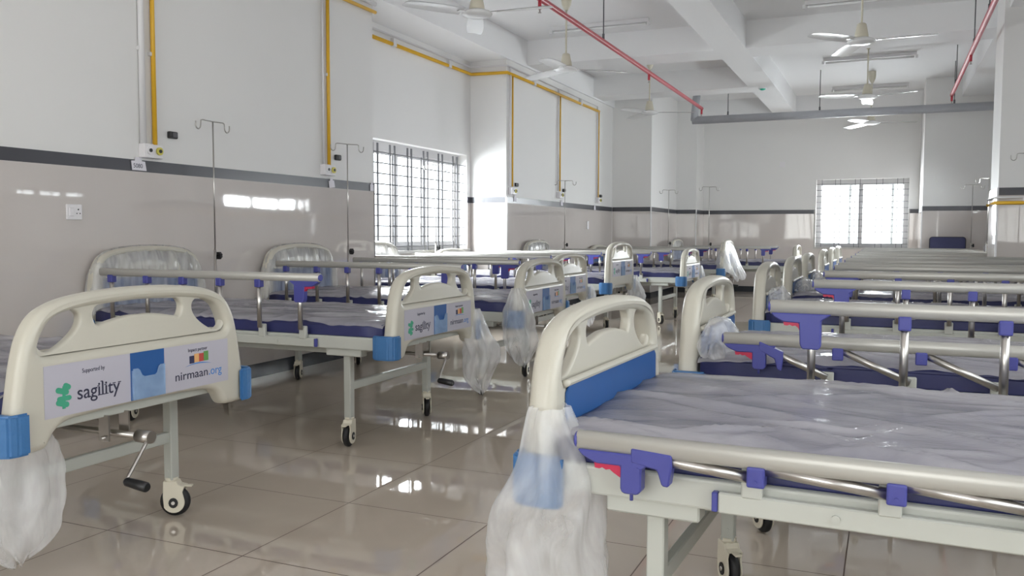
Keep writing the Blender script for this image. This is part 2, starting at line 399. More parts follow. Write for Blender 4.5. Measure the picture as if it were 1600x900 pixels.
def window_far():
    root = struct(empty('window_2', (0, 16.1, 0)))
    x0, x1, z0, z1 = -1.17, .31, .82, 2.0
    bm = bmesh.new(); yf = .14
    box(bm, x0, x1, yf-.02, yf+.04, z0, z0+.07); box(bm, x0, x1, yf-.02, yf+.04, z1-.1, z1)
    box(bm, x0, x0+.08, yf-.021, yf+.039, z0+.07, z1-.1); box(bm, x1-.08, x1, yf-.021, yf+.039, z0+.07, z1-.1)
    box(bm, -.48, -.41, yf-.03, yf+.03, z0+.07, z1-.1)
    for x in (-.62, .06): box(bm, x-.02, x+.02, yf+.02, yf+.035, z0+.07, z1-.1)
    mk('window_frame', bm, M_['upvc'], root)
    bm = bmesh.new(); box(bm, x0+.07, x1-.07, yf+.01, yf+.014, z0+.06, z1-.09); mk('pane', bm, M_['glass'], root)
    bm = bmesh.new()
    for x in (-1.08, -.86, -.78, -.54, -.46, -.20, -.10, .13, .22): box(bm, x-.004, x+.004, .05, .058, z0, z1)
    for k in range(11): tube(bm, [(x0, .054, z0+.06+.104*k), (x1, .054, z0+.06+.104*k)], .0045, 6)
    mk('grille', bm, M_['grille'], root)
    bm = bmesh.new()
    for a in ((x0-.03, x0, z0, 1.47), (x1, x1+.02, z0, 1.47)): box(bm, a[0], a[1], -.012, .0, a[2], a[3])
    box(bm, x0-.03, x1+.02, -.02, .2, z0-.03, z0); mk('window_sill', bm, M_['stone'], root)
window_far()
def plain_window(n, x, y0, y1, z0, z1, axis='x', mull=3):
    root = struct(empty('window_%d' % n, (0, 0, 0)))
    bm = bmesh.new(); g = bmesh.new(); gr = bmesh.new()
    def bb(b, a0, a1, d0, d1, c0, c1):
        if axis == 'x': box(b, x+d0, x+d1, a0, a1, c0, c1)
        else: box(b, a0, a1, x-d1, x-d0, c0, c1)
    for c0, c1 in ((z0, z0+.03), (z1-.03, z1)): bb(bm, y0, y1, .1, .15, c0, c1)
    for k in range(mull+1):
        y = y0+(y1-y0)*k/mull; bb(bm, max(y0, y-.03), min(y1, y+.03), .1, .15, z0+.03, z1-.03)
    bb(g, y0, y1, .122, .126, z0, z1)
    k = y0+.1
    while k < y1: bb(gr, k-.008, k+.008, .03, .04, z0, z1); k += .2
    z = z0+.05
    while z < z1: bb(gr, y0, y1, .03, .038, z-.005, z+.005); z += .11
    mk('window_frame', bm, M_['upvc'], root); mk('pane', g, M_['glass'], root); mk('grille', gr, M_['grille'], root)
plain_window(3, XR, 7.3, 8.4, 1.47, 1.57)
plain_window(4, XR, 10.9, 13.1, 1.44, 1.66)
plain_window(5, XR, -1.5, 3.9, .85, 2.35, 'x', 6)  # unseen window made up to let fill light in from the right
plain_window(6, -3.0, -3.7, .9, .85, 2.55, 'y', 5)  # unseen rear window, likewise invented for the fill light

# ------------------------------------------------------------------ hospital bed
def board_shapes(tall):
    zz = lambda z: z if not tall or z < .53 else z+.085*min(1, (z-.53)/.13)
    half = [(0, .875), (.12, .872), (.24, .860), (.315, .841), (.365, .812), (.400, .76), (.421, .69), (.440, .58), (.452, .50), (.455, .452), (.435, .443), (.36, .443), (.338, .455), (.318, .485), (.28, .507), (.20, .515), (0, .518)]
    full = half+[(-y, z) for y, z in half[-2:0:-1]]
    outer = smoothpoly([(y, zz(z)) for y, z in full], 4)
    hh = [(0, .836), (.15, .831), (.26, .819), (.315, .800), (.343, .768), (.360, .728), (.356, .708), (.33, .700), (.2, .700), (0, .700)]
    hole = smoothpoly([(y, zz(z)) for y, z in hh+[(-y, z) for y, z in hh[-2:0:-1]]], 4)
    hi = [(0, .845), (.15, .840), (.27, .828), (.325, .808), (.353, .772), (.371, .728), (.368, .698), (.33, .690), (.2, .690), (0, .690)]
    inner = smoothpoly([(y, zz(z)) for y, z in hi+[(-y, z) for y, z in hi[-2:0:-1]]], 4)
    cs = [(0, .834), (.13, .829), (.158, .824), (.172, .805), (.168, .782), (.156, .768), (.14, .772), (.06, .786), (0, .788)]
    slot = smoothpoly([(y, zz(z)) for y, z in cs+[(-y, z) for y, z in cs[-2:0:-1]]], 4)
    sd = [(.252, .824), (.222, .808), (.222, .780), (.246, .750), (.284, .724), (.316, .711), (.344, .716), (.357, .738), (.350, .768), (.326, .798), (.29, .818)]
    s1 = smoothpoly([(y, zz(z)) for y, z in sd], 4)
    s2 = [(-y, z) for y, z in s1]
    return outer, hole, inner, slot, s1, s2, zz
def board_bm(tall):
    outer, hole, inner, slot, s1, s2, zz = board_shapes(tall)
    a = plate(outer, [hole], .033, .024, 5)
    b = plate(inner, [slot, s1, s2], .015, .009, 3)
    merge(a, b)
    # moulded ridge on the mattress side, above the blue panel
    tube(a, [(-.033, -.365, zz(.700)), (-.036, -.35, zz(.702)), (-.036, .35, zz(.702)), (-.033, .365, zz(.700))], .009, 8)
    for f in a.faces: f.smooth = f.calc_area() < .002
    return a
def bluepanel_bm(tall):
    zz = board_shapes(tall)[6]
    P = [(-.365, .525), (.365, .525), (.36, zz(.68)), (.345, zz(.693)), (-.345, zz(.693)), (-.36, zz(.68))]
    return prism(bmesh.new(), P, -.038, -.0345, 'yz')
def sticker_bm(s):
    bm = bmesh.new()
    for (a, b) in ((-.355, -.062), (.072, .36)): box(bm, .0335, .0345, a, b, .528, .674)
    return bm
def centre_bm(): return box(bmesh.new(), .0335, .0350, -.062, .072, .528, .674)
def pocket_bm():
    P = [(-.058, .532), (.068, .532), (.068, .627), (.05, .627), (.042, .622), (.036, .604), (.028, .598), (-.014, .598), (-.024, .604), (-.032, .620), (-.04, .626), (-.058, .626)]
    bm = prism(bmesh.new(), P, .041, .0425, 'yz')
    box(bm, .035, .0425, -.058, -.055, .532, .62); box(bm, .035, .0425, .065, .068, .532, .62); box(bm, .035, .0425, -.058, .068, .530, .533)
    return bm
def fit_text(bm, s, y0, y1, z, size, x, off=0):
    """lettering stretched to run from y0 to y1; returns the left edge and right edge of every letter"""
    t = text_bm(bmesh.new(), s, 0, z, size, x, off=off)
    a, b = min(v.co.y for v in t.verts), max(v.co.y for v in t.verts); k = (y1-y0)/(b-a)
    for v in t.verts: v.co.y = y0+(v.co.y-a)*k
    merge(bm, t); ends = []
    for n in range(1, len(s)+1):
        t = text_bm(bmesh.new(), s[:n], 0, z, size, x, off=off); ends.append(y0+(max(v.co.y for v in t.verts)-a)*k); t.free()
    return ends
X_ = .0347
def ink1_bm(): bm = bmesh.new(); fit_text(bm, 'Supported by', -.232, -.155, .640, .0175, X_); return bm
def ink2_bm(): bm = bmesh.new(); fit_text(bm, 'Impact partner', .175, .262, .648, .0165, X_); return bm
def ink3_bm():
    bm = bmesh.new(); e = fit_text(bm, 'sagility', -.250, -.102, .566, .057, X_, .0002)
    # slab serifs on the letters' stems
    w = .0035; xh = .566+.0295; top = .566+.0415
    for k, hi in ((3, xh), (4, top), (5, xh)):
        c = e[k]-.0022
        box(bm, X_, X_+.0008, c-.0062, c+.0062, .566, .5685); box(bm, X_, X_+.0008, c-.0075, c, hi-.0025, hi)
    for c in (e[6]+.004, e[7]-.001): box(bm, X_, X_+.0008, c-.006, c+.005, xh-.0022, xh+.0003)
    box(bm, X_, X_+.0008, e[1]-.004, e[1]+.003, .566, .5685)
    return bm
def ink4_bm(): bm = bmesh.new(); fit_text(bm, 'nirmaan', .118, .262, .560, .040, X_, .0001); return bm
def inkblue_bm(): bm = bmesh.new(); fit_text(bm, '.org', .268, .328, .560, .040, X_, .0001); return bm
def arc_bm():
    bm = bmesh.new(); P = [(.163+.118*t/12, .596+.013*math.sin(PI*(.12+.8*t/12))) for t in range(13)]
    Q = [(a, b-.0035*math.sin(PI*i/12)) for i, (a, b) in enumerate(P)][1:-1][::-1]
    prism(bm, P+Q, X_, X_+.0008, 'yz'); return bm
def green_bm():
    bm = bmesh.new(); X = .0347
    def blob(y0, z0, y1, z1, r):
        d = Vector((y1-y0, z1-z0)); a0 = math.atan2(d.y, d.x); P = []
        for k in range(7): a = a0-PI/2+PI*k/6; P.append((y1+r*math.cos(a), z1+r*math.sin(a)))
        for k in range(7): a = a0+PI/2+PI*k/6; P.append((y0+r*math.cos(a), z0+r*math.sin(a)))
        prism(bm, P, X, X+.0008, 'yz')
    blob(-.312, .602, -.286, .594, .008); blob(-.288, .612, -.279, .607, .008)
    blob(-.312, .567, -.286, .559, .008); blob(-.309, .577, -.277, .577, .007)
    prism(bm, [(-.298, .612), (-.288, .612), (-.290, .548), (-.300, .548)], X, X+.0007, 'yz')
    return bm
def sq_bm(i):
    bm = bmesh.new(); X = .0347; y = .180+.0215*i
    box(bm, X, X+.0008, y, y+.021, .611-.002*(i == 0), .634+.003*(i % 2)+.002*i)
    return bm
def bumper_bm():
    bm = bmesh.new(); P = []
    # plan outline wrapping the corner, y outwards, x along the bed
    for x, y in ((-.072, .452), (-.070, .474), (-.04, .486), (.02, .484), (.045, .470), (.052, .445), (.052, .41), (.036, .41), (.036, .452)): P.append((x, y))
    t = prism(bmesh.new(), P, .447, .560, 'xy')
    bmesh.ops.bevel(t, geom=[e for e in t.edges], offset=.006, segments=2, affect='EDGES')
    merge(bm, t)
    return bm
def mirror_y(fn):
    def g():
        bm = fn()
        for v in bm.verts: v.co.y = -v.co.y
        bmesh.ops.reverse_faces(bm, faces=bm.faces[:]); return bm
    return g
def frame_bm():
    bm = bmesh.new()
    for s in (-1, 1):
        box(bm, -.95, .95, s*.43-.017, s*.43+.017, .483, .545, .006, 2)
        box(bm, -.72, .72, s*.30-.02, s*.30+.02, .440, .478, .005, 2)
        for e in (-1, 1): box(bm, e*.715-.10, e*.715+.10, s*.405-.028, s*.405+.028, .448, .486, .004, 1)
    for e in (-1, 1):
        box(bm, e*.935-.018, e*.935+.018, -.415, .415, .483, .535, .005, 2)
        box(bm, e*.715-.018, e*.715+.018, -.40, .40, .444, .484, .004, 1)
    box(bm, -.93, .93, -.415, .415, .530, .545)   # bed deck
    for y in (-.19, .19): tube(bm, [(-.7, y, .455), (.7, y, .455)], .013, 8)
    return bm
def leg_bm():
    bm = bmesh.new(); box(bm, -.019, .019, -.019, .019, .135, .450, .003, 1); tube(bm, [(0, -.021, .17), (0, .021, .17)], .005, 8); return bm
def crossbar_bm(): return box(bmesh.new(), -.012, .012, -.37, .37, .275, .315, .003, 1)
def fork_bm():
    bm = bmesh.new(); P = []
    for k in range(15):
        a = math.radians(-150+k*(170/14)); P.append((.012+.040*math.cos(a), .055+.040*math.sin(a)))
    P += [(.044, .092), (.052, .112), (.030, .118), (.022, .132), (-.024, .132), (-.026, .075)]
    for y in (-.0235, .0175):
        t = prism(bmesh.new(), P, y, y+.006); bmesh.ops.bevel(t, geom=t.edges[:], offset=.0015, segments=1, affect='EDGES'); merge(bm, t)
    Q = [(-.026, .105), (.052, .112), (.030, .118), (.022, .132), (-.024, .132)]
    t = prism(bmesh.new(), Q, -.018, .018); merge(bm, t)
    cyl(bm, (0, 0, .137), (0, 0, 1), .023, .014, 18)
    box(bm, .045, .075, -.010, .010, .108, .115, .002, 1)
    return bm
def wheel_bm():
    bm = bmesh.new(); prof = [(.030, -.013), (.047, -.013), (.053, -.009), (.055, 0), (.053, .009), (.047, .013), (.030, .013)]
    rings = []
    for r, y in prof: rings.append([bm.verts.new((.012+r*math.cos(2*PI*k/28), y, .055+r*math.sin(2*PI*k/28))) for k in range(28)])
    for a, b in zip(rings, rings[1:]):
        for k in range(28): f = bm.faces.new((a[k], b[k], b[(k+1) % 28], a[(k+1) % 28])); f.smooth = True
    bm.faces.new(rings[0]); bm.faces.new(rings[-1][::-1])
    P = [(.012+.017*math.cos(a), .053+.019*math.sin(a)) for a in [2*PI*k/12 for k in range(12)]]
    prism(bm, P, -.0265, .0265)
    return bm
def hub_bm():
    bm = bmesh.new(); cyl(bm, (.012, 0, .053), (0, 1, 0), .0065, .058, 12); return bm
def crank_bm():
    bm = bmesh.new()
    cyl(bm, (1.065, 0, .425), (1, 0, 0), .019, .055, 20)
    tube(bm, [(.70, 0, .425), (1.05, 0, .425)], .010, 10)
    tube(bm, [(1.080, 0, .425), (1.086, -.02, .405), (1.086, -.085, .325), (1.090, -.09, .315)], .0055, 8)
    for y in (-.045, .03):
        box(bm, .93, .97, y-.003, y+.003, .41, .49)
    tube(bm, [(.95, -.06, .42), (.95, -.03, .42)], .006, 8)
    return bm
def crank_grip_bm():
    bm = bmesh.new(); tube(bm, [(1.084, -.092, .315), (1.09, -.092, .314), (1.135, -.089, .308), (1.160, -.088, .305), (1.165, -.088, .305)], [.010, .0135, .015, .015, .011], 14); return bm
def mattress_bm():
    t = box(bmesh.new(), -.93, .93, -.425, .425, .5455, .615)
    bmesh.ops.subdivide_edges(t, edges=t.edges[:], cuts=14, use_grid_fill=True)
    for v in t.verts:
        x, y, z = v.co
        n = noise.noise(Vector((x*3, y*3, z*5)))
        if z > .60: v.co.z += .006*n-.010*max(0, (abs(y)-.37)/.055)**2
        v.co.y += math.copysign(.006*n, y) if abs(y) > .42 else 0
    for f in t.faces: f.smooth = True
    return t
def ridged(p, s):
    return 1-abs(noise.noise(p*s))*2
def film_bm(seed):
    def fn():
        bm = bmesh.new(); nx, ny = 190, 84; rnd = random.Random(seed); o = Vector((rnd.random()*50, rnd.random()*50, 0))
        cr = []
        for k in range(46):
            cx, cy = rnd.uniform(-.95, .95), rnd.uniform(-.46, .46); a = rnd.gauss(0, .5) if k % 3 else rnd.uniform(-1.5, 1.5)
            cr.append((cx, cy, math.cos(a), math.sin(a), rnd.uniform(.12, .6), rnd.uniform(.004, .013), rnd.uniform(.009, .022), rnd.uniform(-.12, .12)))
        G = []
        for i in range(nx+1):
            row = []; x = -.938+1.876*i/nx
            e0 = .437+.010*noise.noise(Vector((x*3.1, seed, 0)))+.010*noise.noise(Vector((x*13, seed, 3)))
            e1 = .437+.010*noise.noise(Vector((x*3.1, seed, 9)))+.010*noise.noise(Vector((x*13, seed, 6)))
            for j in range(ny+1):
                u = -1+2*j/ny; s = u*(e1 if u > 0 else e0); drop = max(0, abs(s)-.428)
                y = math.copysign(min(abs(s), .431), s); p = Vector((x, s, 0))+o
                q = Vector((p.x*1.1+.4*noise.noise(p*2.1), p.y*2.6+.4*noise.noise(p*1.7+Vector((5, 0, 0))), 0))
                z = .6225+.004*noise.noise(p*3)+.0045*max(0, 1-abs(noise.noise(q*1.2))*6)+.0015*max(0, 1-abs(noise.noise(q*2.4+Vector((3, 3, 3))))*5)
                h = 0
                for cx, cy, ca, sa, L_, hh, wd, bend in cr:
                    dx, dy = x-cx, s-cy; al = dx*ca+dy*sa
                    if abs(al) >= L_: continue
                    ac = -dx*sa+dy*ca+bend*(al/L_)**2*L_+.008*math.sin(al*9+cx*40)
                    if abs(ac) < wd*3: h = max(h, hh*math.exp(-abs(ac/wd)**1.5)*(1-(al/L_)**2))
                z += h
                if abs(s) > .37: z -= .012*min(1, (abs(s)-.37)/.06)**2
                z -= .014*max(0, (abs(x)-.86)/.078)**2
                if drop: z -= drop*1.1; y += math.copysign(.006+.006*noise.noise(p*7), s)
                row.append(bm.verts.new((x, y, max(z, .565))))
            G.append(row)
        for i in range(nx):
            for j in range(ny):
                f = bm.faces.new((G[i][j], G[i+1][j], G[i+1][j+1], G[i][j+1])); f.smooth = True
        return bm
    return fn
POSTX = (.505, .258, .012, -.234, -.480, -.735)
PIV = .572; LP = .236
def bar_bm():
    bm = bmesh.new(); box(bm, -.80, .57, .452, .470, .488, .530, .003, 1)
    for x in POSTX:
        box(bm, x-.020, x+.020, .453, .473, .525, .588, .003, 1); cyl(bm, (x, .475, .572), (0, 1, 0), .005, .006, 10)
    cyl(bm, (.35, .472, .508), (0, 1, 0), .008, .006, 12)
    return bm
def side_rail(bed, s, theta):
    """s = +1/-1 side of the bed; theta = fold of the posts from upright, in degrees"""
    key = (s, theta); th = math.radians(theta); dx, dz = LP*math.sin(th), LP*math.cos(th)
    ys = .485
    if theta > 80: ys = .488
    mir = (lambda f: f) if s > 0 else mirror_y
    zr = PIV+dz+.018
    def tube_bm():
        bm = bmesh.new(); n = 14; rings = []
        for x in (-.815+dx, -.812+dx, .622+dx, .625+dx):
            k = .8 if x in (-.815+dx, .625+dx) else 1
            rings.append([bm.verts.new((x, ys+k*.015*math.copysign(abs(math.cos(a))**.8, math.cos(a)), zr+k*.021*math.copysign(abs(math.sin(a))**.7, math.sin(a)))) for a in [2*PI*q/n for q in range(n)]])
        for a, b in zip(rings, rings[1:]):
            for q in range(n): f = bm.faces.new((a[q], a[(q+1) % n], b[(q+1) % n], b[q])); f.smooth = True
        bm.faces.new(rings[0][::-1]); bm.faces.new(rings[-1]); return bm
    r = part('side_rail', ('rail',)+key, mir(tube_bm), M_['rail'], bed)
    for i, x in enumerate(POSTX):
        def post(x=x):
            bm = bmesh.new(); tube(bm, [(x, ys, PIV), (x+dx, ys, PIV+dz)], .0115, 12); return bm
        part('rail_post', ('post', i)+key, mir(post), M_['steel'], r)
        if i:
            def joint(x=x):
                bm = box(bmesh.new(), x+dx-.017, x+dx+.017, ys-.017, ys+.017, zr-.054, zr-.014, .004, 2)
                cyl(bm, (x+dx, ys+.018, zr-.042), (0, 1, 0), .004, .004, 8); return bm
            part('rail_joint', ('joint', i)+key, mir(joint), M_['violet'], r)
    def cap():
        bm = bmesh.new(); tube(bm, [(.622+dx, ys, zr), (.6275+dx, ys, zr), (.629+dx, ys, zr)], [.0165, .0165, .0145], 14); return bm
    part('rail_end_cap', ('cap',)+key, mir(cap), M_['violet'], r)
    X0 = .625+dx; Z0 = zr-.017
    def latch():
        full = theta == 0
        P = [(X0-.004, Z0), (X0-.014, Z0-.012), (X0-.045, Z0-.026), (X0-.098, Z0-.026), (X0-.098, Z0-.075), (X0-.104, Z0-.082), (X0-.134, Z0-.082), (X0-.142, Z0-.074), (X0-.142, Z0-.03), (X0-.165, Z0-.012), (X0-.175, Z0)]
        if full: P = [(X0-.004, Z0), (X0-.014, Z0-.012), (X0-.04, Z0-.026), (X0-.085, Z0-.028), (X0-.088, Z0-.092), (X0-.095, Z0-.104), (X0-.140, Z0-.104), (X0-.146, Z0-.096), (X0-.146, Z0-.02), (X0-.175, Z0)]
        t = prism(bmesh.new(), P, ys-.016, ys+.016); bmesh.ops.bevel(t, geom=t.edges[:], offset=.003, segments=1, affect='EDGES')
        cyl(t, (X0-.135, ys+.016, Z0-.03), (0, 1, 0), .005, .005, 10)
        if not full: cyl(t, (X0-.118, ys, Z0-.088), (0, 0, 1), .004, .02, 8)
        return t
    part('rail_latch', ('latch',)+key, mir(latch), M_['violet'], r)
    if theta:
        def sleeve():
            t = bmesh.new(); L_ = .085
            P = [(0, -.015), (0, .015), (-L_+.0, .016), (-L_, -.010), (-L_+.006, -.050), (-L_+.020, -.050), (-L_+.030, -.020)]
            a = math.atan2(dz, dx)
            Q = []
            for px, pz in P:
                # x runs from the rail joint down the post
                Q.append((POSTX[0]+dx+px*math.cos(a)-0*pz-(-pz)*(-math.sin(a))*0, PIV+dz+px*math.sin(a)+pz))
            prism(t, Q, ys-.015, ys+.017); bmesh.ops.bevel(t, geom=t.edges[:], offset=.003, segments=1, affect='EDGES'); return t
        part('latch_sleeve', ('sleeve',)+key, mir(sleeve), M_['violet'], r)
    def trig():
        x1 = X0-.098 if theta else X0-.086
        P = [(X0-.040, Z0-.022), (X0-.042, Z0-.036), (X0-.052, Z0-.037), (X0-.058, Z0-.034), (X0-.066, Z0-.038), (X0-.074, Z0-.036), (X0-.082, Z0-.042), (x1-.001, Z0-.052), (x1-.004, Z0-.022)]
        return prism(bmesh.new(), P, ys-.011, ys+.011)
    part('release_trigger', ('trig',)+key, mir(trig), M_['red'], r)
    bb_ = part('rail_base_bar', ('bar', s), mir(bar_bm), M_['frame'], bed)
    part('bar_end_cap', ('barcap', s), mir(lambda: box(bmesh.new(), .571, .583, .4525, .4695, .489, .529, .002, 1)), M_['violet'], bb_)

def hospital_bed(x, y, rz, label, near=0, far=0, aisle_tall=False, wall_tall=True, seed=0, tilt=0):
    """local +x is the end that faces the aisle; near/far = fold of the rails on local -y/+y, None = no rail"""
    bed = empty('hospital_bed', (x, y, 0), rz+math.radians(tilt))
    tag(bed, label, 'hospital bed', 'hospital beds in the ward')
    part('bed_frame', 'frame', frame_bm, M_['frame'], bed)
    for e in (1, -1):
        tall = aisle_tall if e > 0 else wall_tall
        b = part('footboard' if not tall else 'headboard', ('board', tall), lambda: board_bm(tall), M_['cream'], bed)
        b.location = (e*.975, 0, 0); b.rotation_euler = (0, 0, 0 if e > 0 else PI)
        p = part('inset_panel', ('bluep', tall), lambda: bluepanel_bm(tall), M_['bluepanel'], b); p['label'] = 'blue inset panel on the mattress side'
        if e > 0:
            part('printed_sticker', 'sticker', lambda: sticker_bm(0), M_['sticker'], b)
            part('chart_holder_back', 'centre', centre_bm, M_['bluepanel'], b)
            part('chart_pocket', 'pocket', pocket_bm, M_['pocket'], b)
            for nm, key, fn in (('printed_caption', 'i1', ink1_bm), ('printed_caption', 'i2', ink2_bm), ('printed_wordmark', 'i3', ink3_bm), ('printed_wordmark', 'i4', ink4_bm)): part(nm, key, fn, M_['ink'], b)
            part('printed_web_ending', 'inkb', inkblue_bm, M_['inkblue'], b); part('printed_arc', 'arc', arc_bm, M_['inkblue'], b)
            part('printed_green_mark', 'inkg', green_bm, M_['inkgreen'], b)
            for i in range(4): part('printed_square', ('sq', i), lambda: sq_bm(i), M_['sq%d' % (i+1)], b)
            if tall:
                for c in b.children:
                    if c.name.split('.')[0] != 'inset_panel': c.location.z = .085
        for s in (-1, 1):
            q = part('corner_bumper', ('bump', s), bumper_bm if s > 0 else mirror_y(bumper_bm), M_['blue'], b)
    rnd = random.Random(seed*13+5)
    for e in (1, -1):
        for s in (-1, 1):
            l = part('leg', 'leg', leg_bm, M_['frame'], bed); l.location = (e*.715, s*.385, 0)
            a = -1.15+rnd.uniform(-.35, .45) if (seed or e < 0 or s < 0) else .45
            for nm, key, fn, m in (('caster_fork', 'fork', fork_bm, 'caster'), ('caster_wheel', 'wheel', wheel_bm, 'rubber'), ('caster_hub', 'hub', hub_bm, 'steel')):
                c = part(nm, key, fn, M_[m], l); c.rotation_euler = (0, 0, a-rz)
        c = part('crossbar', 'cross', crossbar_bm, M_['frame'], bed); c.location = (e*.715, 0, 0)
    c = part('crank', 'crank', crank_bm, M_['steel'], bed); c.location = (0, -.065, 0); part('crank_grip', 'grip', crank_grip_bm, M_['black'], c)
    m = part('mattress', 'mattress', mattress_bm, M_['navy'], bed); m['label'] = 'navy blue mattress still in its clear plastic'
    f = part('plastic_cover', ('film', seed % 4), film_bm(seed % 4+3), M_['filmtop'], m)
    if near is not None: side_rail(bed, -1, near)
    if far is not None: side_rail(bed, 1, far)
    return bed

CXL, CXR = -3.105, .315
left = [
    (CXL, 1.985, 'bed nearest the camera in the left row, its printed footboard large at the left edge', 95, 95, False, True, 0),
    (CXL, 3.90, 'second bed of the left row, a long plastic bag at its far corner', 0, 95, False, True, 1),
    (CXL, 5.38, 'third bed of the left row, plastic bag over the near corner of its footboard', 0, 0, False, True, 2),
    (-3.48, 7.0, 'fourth bed of the left row, half inside the window recess, footboard partly hidden', 0, 0, False, True, 3),
    (-3.50, 8.60, 'bed pushed back into the window recess, with a tall board at the aisle', 0, 0, True, False, 4),
    (CXL, 10.2, 'left row bed just past the white column, low printed footboard, legs in view', 0, 0, False, True, 5),
    (CXL, 12.75, 'left row bed at the far end, tall aisle board wrapped in a billowing bag', 0, 0, True, False, 6),
    (-2.30, 14.55, 'bed standing alone in front of the far wall left of its window', 0, 0, False, True, 7),
]
beds = []
for x, y, lb, n_, f_, at, wt, sd in left:
    beds.append(hospital_bed(x, y, 0, lb, n_, f_, at, wt, sd, tilt={2: 1.0}.get(sd, 0)))
right = [  # rotated half a turn: local -y is the far side in the room
    (.292, 2.155, 'nearest bed of the right row, filling the lower right of the view', 0, 85, 0),
    (.335, 3.47, 'second bed of the right row, its near side rail half folded down', 0, 66, 1),
    (CXR, 5.45, 'third bed of the right row, with crumpled film at its foot corner', 0, 0, 2),
    (CXR, 6.95, 'fourth bed of the right row from the camera', 0, 0, 3),
    (CXR, 8.30, 'fifth bed of the right row, the last one in front of the pillar', 0, 0, 1),
    (CXR, 10.42, 'sixth bed of the right row, the first one beyond the pillar', 0, 0, 2),
    (CXR, 12.0, 'seventh bed of the right row, next to last', 0, 0, 3),
    (CXR, 13.55, 'last bed of the right row, nearest the far window', 0, 0, 0),
]
for x, y, lb, n_, f_, sd in right:
    beds.append(hospital_bed(x, y, PI, lb, n_, f_, False, True, sd+10, tilt=-2 if y < 3 else 0))

# ------------------------------------------------------------------ plastic wraps and bags
def wrap_bm(tall, seed, low=.62, flare=0.0, sway=0.0, ragged=.05):
    outer = board_shapes(tall)[0]
    top = [(y, z) for y, z in outer if z > low-.02]
    top = sorted(top, key=lambda p: math.atan2(p[1]-low, p[0]), reverse=True)
    bm = bmesh.new(); rows = []
    rnd = random.Random(seed)
    # film goes up one face, over the rim and down the other
    N = 90; ys = [-.475+.95*i/N for i in range(N+1)]
    def ztop(y):
        best = .0
        for (a, b), (c, d) in zip(outer, outer[1:]+outer[:1]):
            if (a-y)*(c-y) <= 0 and abs(a-c) > 1e-6:
                z = b+(d-b)*(y-a)/(c-a); best = max(best, z)
        return best if best else low+.05
    for i, y in enumerate(ys):
        yy = max(-.45, min(.45, y)); zt = ztop(yy)+.008
        if abs(y) > .45: zt = ztop(math.copysign(.445, y))-.02
        row = []
        for side in (1, -1):
            K = 14
            for k in range(K+1):
                t = k/K
                v = t if side > 0 else 1-t
                lo = low+ragged*noise.noise(Vector((y*5, seed, side)))-.02*abs(noise.noise(Vector((y*17, seed, side))))
                z = lo+(zt-lo)*v
                fold = .010*noise.noise(Vector((y*16+seed, z*2.2, side*3)))+.007*noise.noise(Vector((y*38, z*4, side+seed)))
                x = side*(.040*(1-v**8)+.006+max(-.002, fold)+flare*(1-v)**1.5*(1+.5*math.sin(y*9+seed)))
                if v == 1: x = 0
                row.append(bm.verts.new((x, y+sway*(1-v)**2+.006*noise.noise(Vector((z*20, y*3, seed))), z)))
        rows.append(row)
    for a, b in zip(rows, rows[1:]):
        for k in range(len(a)-1):
            f = bm.faces.new((a[k], b[k], b[k+1], a[k+1])); f.smooth = True
    bmesh.ops.remove_doubles(bm, verts=bm.verts[:], dist=.0004)
    return bm
def wrap(bed, end, tall, label, seed, **kw):
    o = mk('plastic_wrap', wrap_bm(tall, seed, **kw), M_['wrapfilm'])
    rz = bed.rotation_euler[2]; d = Matrix.Rotation(rz, 3, 'Z') @ Vector((end*.975, 0, 0))
    o.location = (bed.location.x+d.x, bed.location.y+d.y, 0); o.rotation_euler = (0, 0, rz+(0 if end > 0 else PI))
    tag(o, label, 'plastic wrap', 'clear plastic wraps over bed boards'); return o
wrap(beds[1], -1, True, 'clear plastic wrap over the headboard against the left wall, nearest the camera', 3, low=.60)
wrap(beds[2], -1, True, 'clear plastic wrap over the headboard at the left wall just before the barred window', 8, low=.58)
wrap(beds[3], -1, True, 'clear plastic wrap over the headboard standing in front of the barred window', 5, low=.6)
wrap(beds[5], -1, True, 'clear plastic wrap over the headboard just past the bright white column', 6, low=.62)
wrap(beds[7], -1, True, 'clear plastic wrap over the headboard before the round cornered far column', 11, low=.62)
wrap(beds[6], 1, True, 'billowing clear plastic wrap hanging off the tall board left of the far wall', 12, low=.40, flare=.12, ragged=.1, sway=.1)
wrap(beds[15], -1, True, 'clear plastic wrap over the headboard glimpsed left of the pillar edge', 13, low=.62)

def bag_bm(L_, rad, seed, lean=(0, 0), flat=.55, folds=7, tail=0):
    """bag hanging from the origin; gathered at the top, bulging, uneven at the bottom"""
    bm = bmesh.new(); NU, NV = 64, 46; rings = []
    for j in range(NV+1):
        v = j/NV
        prof = (.30+.70*math.sin(min(1, v*1.5)*PI/2)) * (1 if v < .62 else max(.02, math.cos((v-.62)/.38*PI/2*.98))**.55)
        cx = lean[0]*v+.03*noise.noise(Vector((v*3, seed, 0))); cy = lean[1]*v+.03*noise.noise(Vector((v*3, seed, 7)))
        row = []
        for i in range(NU):
            u = 2*PI*i/NU
            p = Vector((math.cos(u)*1.3, math.sin(u)*1.3, v*2.2+seed*3.1))
            r = rad*prof*(1+.28*noise.noise(p*1.2)+.14*math.sin(folds*u+3*noise.noise(Vector((v*2.5, seed, 1))))*(1-.55*v)+.10*noise.noise(p*4))
            z = -L_*v+.035*noise.noise(Vector((math.cos(u)*2, math.sin(u)*2, seed+4)))*v*2
            row.append(bm.verts.new((cx+r*flat*math.cos(u), cy+r*math.sin(u), z)))
        rings.append(row)
    for a, b in zip(rings, rings[1:]):
        for k in range(NU):
            f = bm.faces.new((a[k], a[(k+1) % NU], b[(k+1) % NU], b[k])); f.smooth = True
    return bm
